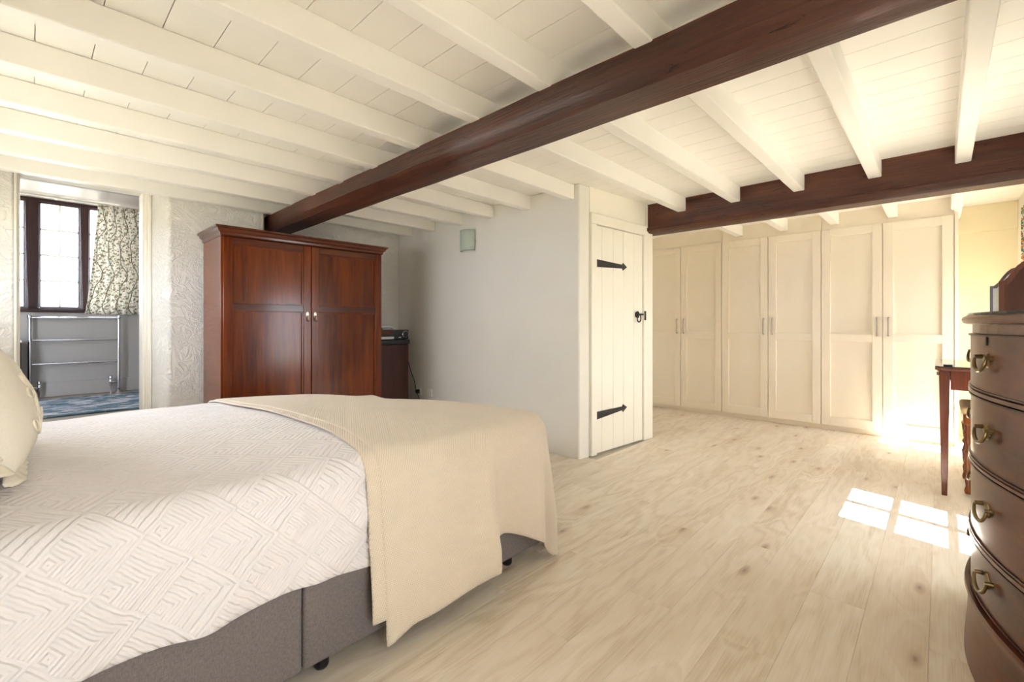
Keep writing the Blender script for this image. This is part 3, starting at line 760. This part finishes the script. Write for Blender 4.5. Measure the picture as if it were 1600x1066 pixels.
# ================================================================== CHEST OF DRAWERS
XCN, HW, KB, YC = 2.195, .52, .45, -.072
yf_ = lambda x, o=0: YC-KB*(x-XCN)**2+o
def bow(x0, x1, z0, z1, o, back, n=14, prof=None):
    """slab with bowed front between z0 and z1; prof = [(z, extra offset)]"""
    mb = MB(); prof = prof or [(z0, 0), (z1, 0)]; rings = []
    for z, e in prof:
        fr = [(x0+(x1-x0)*k/n) for k in range(n+1)]
        rings.append([mb.bm.verts.new((x, yf_(x, o+e), z)) for x in fr]+[mb.bm.verts.new((x1, back, z)), mb.bm.verts.new((x0, back, z))])
    m = len(rings[0])
    for a, b in zip(rings, rings[1:]):
        for k in range(m): mb.bm.faces.new((a[k], a[(k+1) % m], b[(k+1) % m], b[k]))
    mb.bm.faces.new(rings[0][::-1]); mb.bm.faces.new(rings[-1]); return mb
def chest():
    x0, x1, back = XCN-HW, XCN+HW, -.512
    r = thing('chest_of_drawers', (XCN, -.3, 0), 'bow-fronted mahogany chest of drawers with brass swan-neck handles in right foreground', 'chest')
    build('carcass', bow(x0, x1, .235, 1.10, -.022, back), 'chest_wood', r, .002)
    build('top', bow(x0-.022, x1+.022, 0, 0, 0, back+.002, 20, [(1.1005, .006), (1.104, .016), (1.115, .021), (1.124, .018), (1.129, .008)]), 'chest_top', r, smooth=True)
    build('top_glass', bow(x0-.014, x1+.014, 1.1295, 1.137, .008, back+.006), 'black_glass', r)
    build('frieze', bow(x0, x1, 1.072, 1.1, -.006, -.30), 'chest_top', r)
    # moulded base that swells out to the floor
    build('plinth', bow(x0-.004, x1+.004, 0, 0, 0, back, 20, [(.0, .014), (.05, .012), (.12, .006), (.19, .004), (.215, .010), (.225, .014), (.235, .012), (.2349, -.02)]), 'chest_wood', r, smooth=True)
    rows = [(.895, 1.068, 2), (.665, .872, 1), (.425, .645, 1), (.245, .402, 1)]
    for i, (z0, z1, n) in enumerate(rows):
        spans = [(x0+.018, x1-.018)] if n == 1 else [(x0+.018, XCN-.004), (XCN+.004, x1-.018)]
        if i < 3: build('drawer_rail', bow(x0+.002, x1-.002, 0, 0, 0, -.30, 14, [(rows[i+1][1]+.003, -.004), (rows[i+1][1]+.006, .004), (z0-.006, .004), (z0-.003, -.004)]), 'chest_top', r, smooth=True)
        for (a, b) in spans:
            d = build('drawer', bow(a, b, z0, z1, -.002, -.28), 'chest_wood', r, .002)
            for (p, q) in ((z0-.001, z0+.004), (z1-.004, z1+.001)): build('cock_bead', bow(a, b, p, q, .003, -.21), 'dark_wood', d)
            for px in ((1.95, 2.44) if n == 1 else ((1.95,) if a < XCN-.1 else (2.44,))):
                zc = (z0+z1)/2+.012; y = yf_(px); sl = math.atan(-2*KB*(px-XCN)); ca, sa = math.cos(sl), math.sin(sl)
                Q = lambda u, v, w: (px+u*ca-v*sa, y+u*sa+v*ca, zc+w)
                pl_ = MB()
                prof = [(.026*math.cos(t)*(1+.18*math.cos(4*t)), .020*math.sin(t)*(1+.18*math.cos(4*t))) for t in [2*PI*k/24 for k in range(24)]]
                pl_.extrude(prof, lambda u, w: Q(u, -.002, w), lambda u, w: Q(u*.9, .002, w*.9))
                build('back_plate', pl_, 'brass', d)
                bl = [Q(-.040, .012, .006)]+[Q(.046*math.cos(PI+PI*k/10), .014+.006*math.sin(PI*k/10), .004+.036*math.sin(PI+PI*k/10)) for k in range(11)]+[Q(.040, .012, .006)]
                build('bail', MB().tube(bl, [.003]+[.0036+.0022*math.sin(PI*k/10) for k in range(11)]+[.003], 8), 'brass', d, smooth=True)
                for s in (-1, 1):
                    build('post', MB().tube([Q(s*.04, -.003, .008), Q(s*.04, .016, .008)], [.007, .0055], 8), 'brass', d, smooth=True)
                if n == 2:
                    build('keyhole', MB().extrude([(-.003, -.012), (.003, -.012), (.0025, .006), (.004, .010), (0, .014), (-.004, .010), (-.0025, .006)], lambda u, w: Q(u, -.003, w+.055), lambda u, w: Q(u, .0008, w+.055)), 'dark_gap', d)
chest()

# ================================================================== DRESSING TABLE, STOOL, MIRROR
def dressing_table():
    tx0, tx1, ty0, ty1, zt = 3.985, 4.80, -.50, .028, .832
    r = thing('dressing_table', ((tx0+tx1)/2, -.24, 0), 'slim mahogany dressing table with tapered legs and dark glass top', 'table')
    cr = .05; pts = []
    for cx, cy, a0 in ((tx1-cr, ty1-cr, 0), (tx0+cr, ty1-cr, PI/2)):
        for k in range(7): a = a0+PI/2*k/6; pts.append((cx+cr*math.cos(a), cy+cr*math.sin(a)))
    pts += [(tx0, ty0), (tx1, ty0)]
    build('top', MB().prism(pts, zt-.026, zt-.006), 'table_wood', r, .004)
    build('glass_top', MB().prism(pts, zt-.0055, zt), 'black_glass', r, .001)
    for (x, y, n) in ((tx0+.055, ty1-.045, 0), (tx1-.06, ty1-.05, 1), (tx0+.055, ty0+.05, 2), (tx1-.06, ty0+.05, 3)):
        mb = MB(); rr = [[mb.bm.verts.new((x+sx*w, y+sy*w, z)) for sx, sy in ((-1,-1), (1,-1), (1,1), (-1,1))] for w, z in ((.013, 0), (.017, .2), (.024, .66), (.026, zt-.027))]
        for a, b in zip(rr, rr[1:]):
            for k in range(4): mb.bm.faces.new((a[k], a[(k+1) % 4], b[(k+1) % 4], b[k]))
        mb.bm.faces.new(rr[0][::-1]); mb.bm.faces.new(rr[-1]); build('leg', mb, 'table_wood', r, .003)
    box('apron', (tx0+.035, tx0+.055, ty0+.08, ty1-.073, zt-.15, zt-.027), 'table_wood', r, .002)
    box('apron', (tx1-.06, tx1-.04, ty0+.08, ty1-.078, zt-.15, zt-.027), 'table_wood', r, .002)
    box('apron', (tx0+.085, tx1-.09, ty0+.04, ty0+.06, zt-.15, zt-.027), 'table_wood', r, .002)
    dr = box('drawer_front', (tx0+.085, tx1-.09, ty1-.06, ty1-.035, zt-.10, zt-.027), 'table_wood', r, .002)
    for x in (4.2, 4.58): build('knob', MB().lathe([(.006, 0), (.006, .012), (.014, .018), (.010, .028)], (x, ty1-.0352, zt-.063), 1, 12), 'brass', dr, smooth=True)
    # phone on the table
    p = thing('mobile_phone', (4.06, -.03, zt), 'small phone with teal screen lying on the dressing table', 'phone')
    box('body', (4.02, 4.11, -.055, -.012, zt+.0005, zt+.009), 'black_plastic', p, .003); box('screen', (4.025, 4.105, -.052, -.015, zt+.0092, zt+.0102), 'teal_screen', p)
    # triple mirror
    mz = zt+.001
    m = thing('dressing_mirror', (4.4, -.36, mz), 'wooden triple dressing mirror with arched tops standing on the dressing table', 'mirror')
    def wing(name, o, ang, w, h, left):
        """panel from hinge o along direction ang; arched top"""
        c, s = math.cos(ang), math.sin(ang); pr = [(0, 0)]
        for k in range(13):
            t = k/12; sh = .05
            zz = h-.12+ (.12*math.sin(PI*min(1, max(0, (t-.12)/.76))) if .12 < t < .88 else 0)
            pr.append((w*t, zz))
        pr.append((w, 0)); F = lambda d: (lambda u, z: (o[0]+c*u-s*d, o[1]+s*u+c*d, mz+z))
        g = build(name, MB().extrude(pr, F(0), F(.018)), 'stool_wood' if name == 'centre_panel' else 'table_wood', m, .002)
        ins = [(w*.5+(u-w*.5)*.86, .02+z*.93) for u, z in pr]; sd = 1 if left else -1
        build('glass', MB().extrude(ins, F(.0182 if left else -.0002), F(.0202 if left else -.0022)), 'mirror', g)
        bi = [(w*.5+(u-w*.5)*.80, .03+z*.90) for u, z in pr]
        build('back_board', MB().extrude(bi, F(-.0002 if left else .0182), F(-.003 if left else .021)), 'dark_wood', g)
    wing('wing_panel', (4.20, -.505, 0), PI/2, .24, .66, False)
    wing('centre_panel', (4.225, -.502, 0), 0, .40, .74, True)
    wing('wing_panel', (4.648, -.50, 0), PI/2*.84, .25, .66, True)
    # stool under the table
    s = thing('stool', (4.38, -.22, 0), 'padded dressing stool with turned legs tucked under the dressing table', 'stool')
    sx0, sx1, sy0, sy1 = 4.14, 4.60, -.40, -.095
    box('seat_pad', (sx0, sx1, sy0, sy1, .515, .565), 'seat_fabric', s, .02, seg=4)
    box('seat_frame', (sx0+.01, sx1-.01, sy0+.01, sy1-.01, .45, .514), 'stool_wood', s, .004)
    prof = [(.016, 0), (.020, .02), (.013, .05), (.018, .09), (.012, .11), (.020, .16), (.022, .20), (.012, .25), (.021, .27), (.012, .29), (.018, .34), (.024, .40), (.018, .43), (.022, .4495)]
    for x in (sx0+.035, sx1-.035):
        for y in (sy0+.035, sy1-.035): build('leg', MB().lathe(prof, (x, y, 0), 2, 14), 'stool_wood', s, smooth=True)
    ring = [(sx0-.004, sy1-.03+.03*math.cos(2*PI*k/16), .17+.012*math.sin(2*PI*k/16)) for k in range(16)]
dressing_table()

# ================================================================== CURTAINS
def curtain(name, x0t, x1t, x0b, x1b, y, z0, z1, pleats, amp, mat, label, cat='curtain', solid=.003, axis='x', nu=140, uvw=None, heading=True, group=None):
    W = uvw or abs(x1b-x0b)*1.5
    ph = random.uniform(0, 6)
    def f(u, v):
        z = z0+(z1-z0)*v; a = x0b+(x1b-x0b)*u; b = x0t+(x1t-x0t)*u; w = v**.7; x = a*(1-w)+b*w
        am = amp*(1-.35*v); yy = y+am*math.sin(2*PI*pleats*u+ph+.5*math.sin(u*9))+am*.35*math.sin(4.7*PI*pleats*u/2+v*1.3)
        if heading and v > .93: yy += .004*math.sin(2*PI*pleats*3*u)
        return (x, yy, z) if axis == 'x' else (yy, x, z)
    return build(name, MB().grid(f, nu, 24, uv=lambda u, v: (u*W, v*(z1-z0))), mat, None, smooth='all', solid=solid, label=label, cat=cat, group=group)
_orig_build = build
curtain('patterned_curtain', .479, .89, .373, .914, 6.453, 1.206, 2.365, 7, .022, 'vine_print', 'patterned curtain with leafy vines beside the bathroom window')
curtain('floral_curtain', 4.86, 5.12, 4.85, 5.10, -.455, .30, 1.98, 5, .02, 'flower_print', 'bright floral curtain at the right-hand edge behind the mirror')
for k, (a, b, lb) in enumerate(((-.375, -.035, 'sheer net curtain on the leftmost bathroom window light'), (.046, .362, 'sheer net curtain on the middle bathroom window light'), (.413, .74, 'sheer net curtain half hidden behind the patterned curtain'))):
    curtain('net_curtain', a+.01, b-.01, a-.01, b+.015, 6.585, 1.262, 2.325, 6, .006, 'sheer_net', lb, 'curtain', 0, 'x', 80, None, False, 'net curtains at the bathroom window')
rl = thing('curtain_rail', (.2, 6.48, 2.37), 'white curtain rail above the bathroom window', 'curtain rail')
build('rail', MB().box(-.6, .93, 6.478, 6.5, 2.367, 2.382), 'white_plastic', rl, .003)
for x in (-.33, .17, .67): box('bracket', (x-.01, x+.01, 6.5005, YBW, 2.369, 2.386), 'white_plastic', rl)

# ================================================================== BATHROOM THINGS
def towel_rail():
    r = thing('towel_rail', (.317, 6.5, ZB), 'chrome heated towel rail standing below the bathroom window', 'towel rail')
    y, xa, xb, zt = 6.50, -.0145, .649, 1.172
    for x in (xa, xb): build('upright', MB().tube([(x, y, ZB-.004), (x, y, zt)], .014, 12), 'chrome', r, smooth=True)
    for z in (zt-.006, .942, .704): build('bar', MB().tube([(xa+.0145, y, z), (xb-.0145, y, z)], .0115 if z < 1.1 else .014, 12), 'chrome', r, smooth=True)
    for x in (xa, xb):
        build('ball_joint', MB().lathe([(.008, -.021), (.017, -.015), (.021, 0), (.017, .015), (.008, .021)], (x, y, zt), 2, 12), 'chrome', r, smooth=True)
        build('wall_bracket', MB().tube([(x, y+.015, zt-.03), (x, YBW, zt-.03)], .008, 8), 'chrome', r, smooth=True)
        build('floor_flange', MB().lathe([(.026, ZB-.004), (.026, ZB+.003), (.016, ZB+.010)], (x, y, 0), 2, 14), 'chrome', r)
    for x, s, z in ((xa, 1, .47), (xb, -1, .481)):
        v = build('valve_pipe', MB().tube([(x+s*.0145, y, z), (x+s*.058, y, z)], .009, 10), 'chrome', r, smooth=True)
        build('valve_body', MB().lathe([(.010, -.045), (.014, -.03), (.016, 0), (.016, .02), (.010, .03), (.016, .035), (.018, .06), (.014, .066)], (x+s*.066, y, z), 2, 12), 'chrome', v, smooth=True)
        build('valve_tail', MB().tube([(x+s*.066, y, z-.045), (x+s*.066, y, ZB-.004)], .006, 8), 'chrome', v, smooth=True)
towel_rail()
box('bath_rug', (-.5, 1.2, 5.06, 6.25, ZB-.003, ZB+.010), 'rug_wool', None, .004, label='blue and grey leaf patterned rug on the bathroom floor', cat='rug')
bc = thing('bathroom_cabinet', (-.3, 6.43, ZB), 'dark bathroom cabinet with pale top at the left of the doorway', 'cabinet')
box('carcass', (-.56, -.070, 6.33, 6.53, ZB-.004, .927), 'dark_wood', bc, .003); box('top', (-.57, -.064, 6.32, 6.535, .928, .946), 'white_plastic', bc, .003)
box('door', (-.55, -.074, 6.314, 6.3295, .41, .915), 'dark_wood', bc, .003)
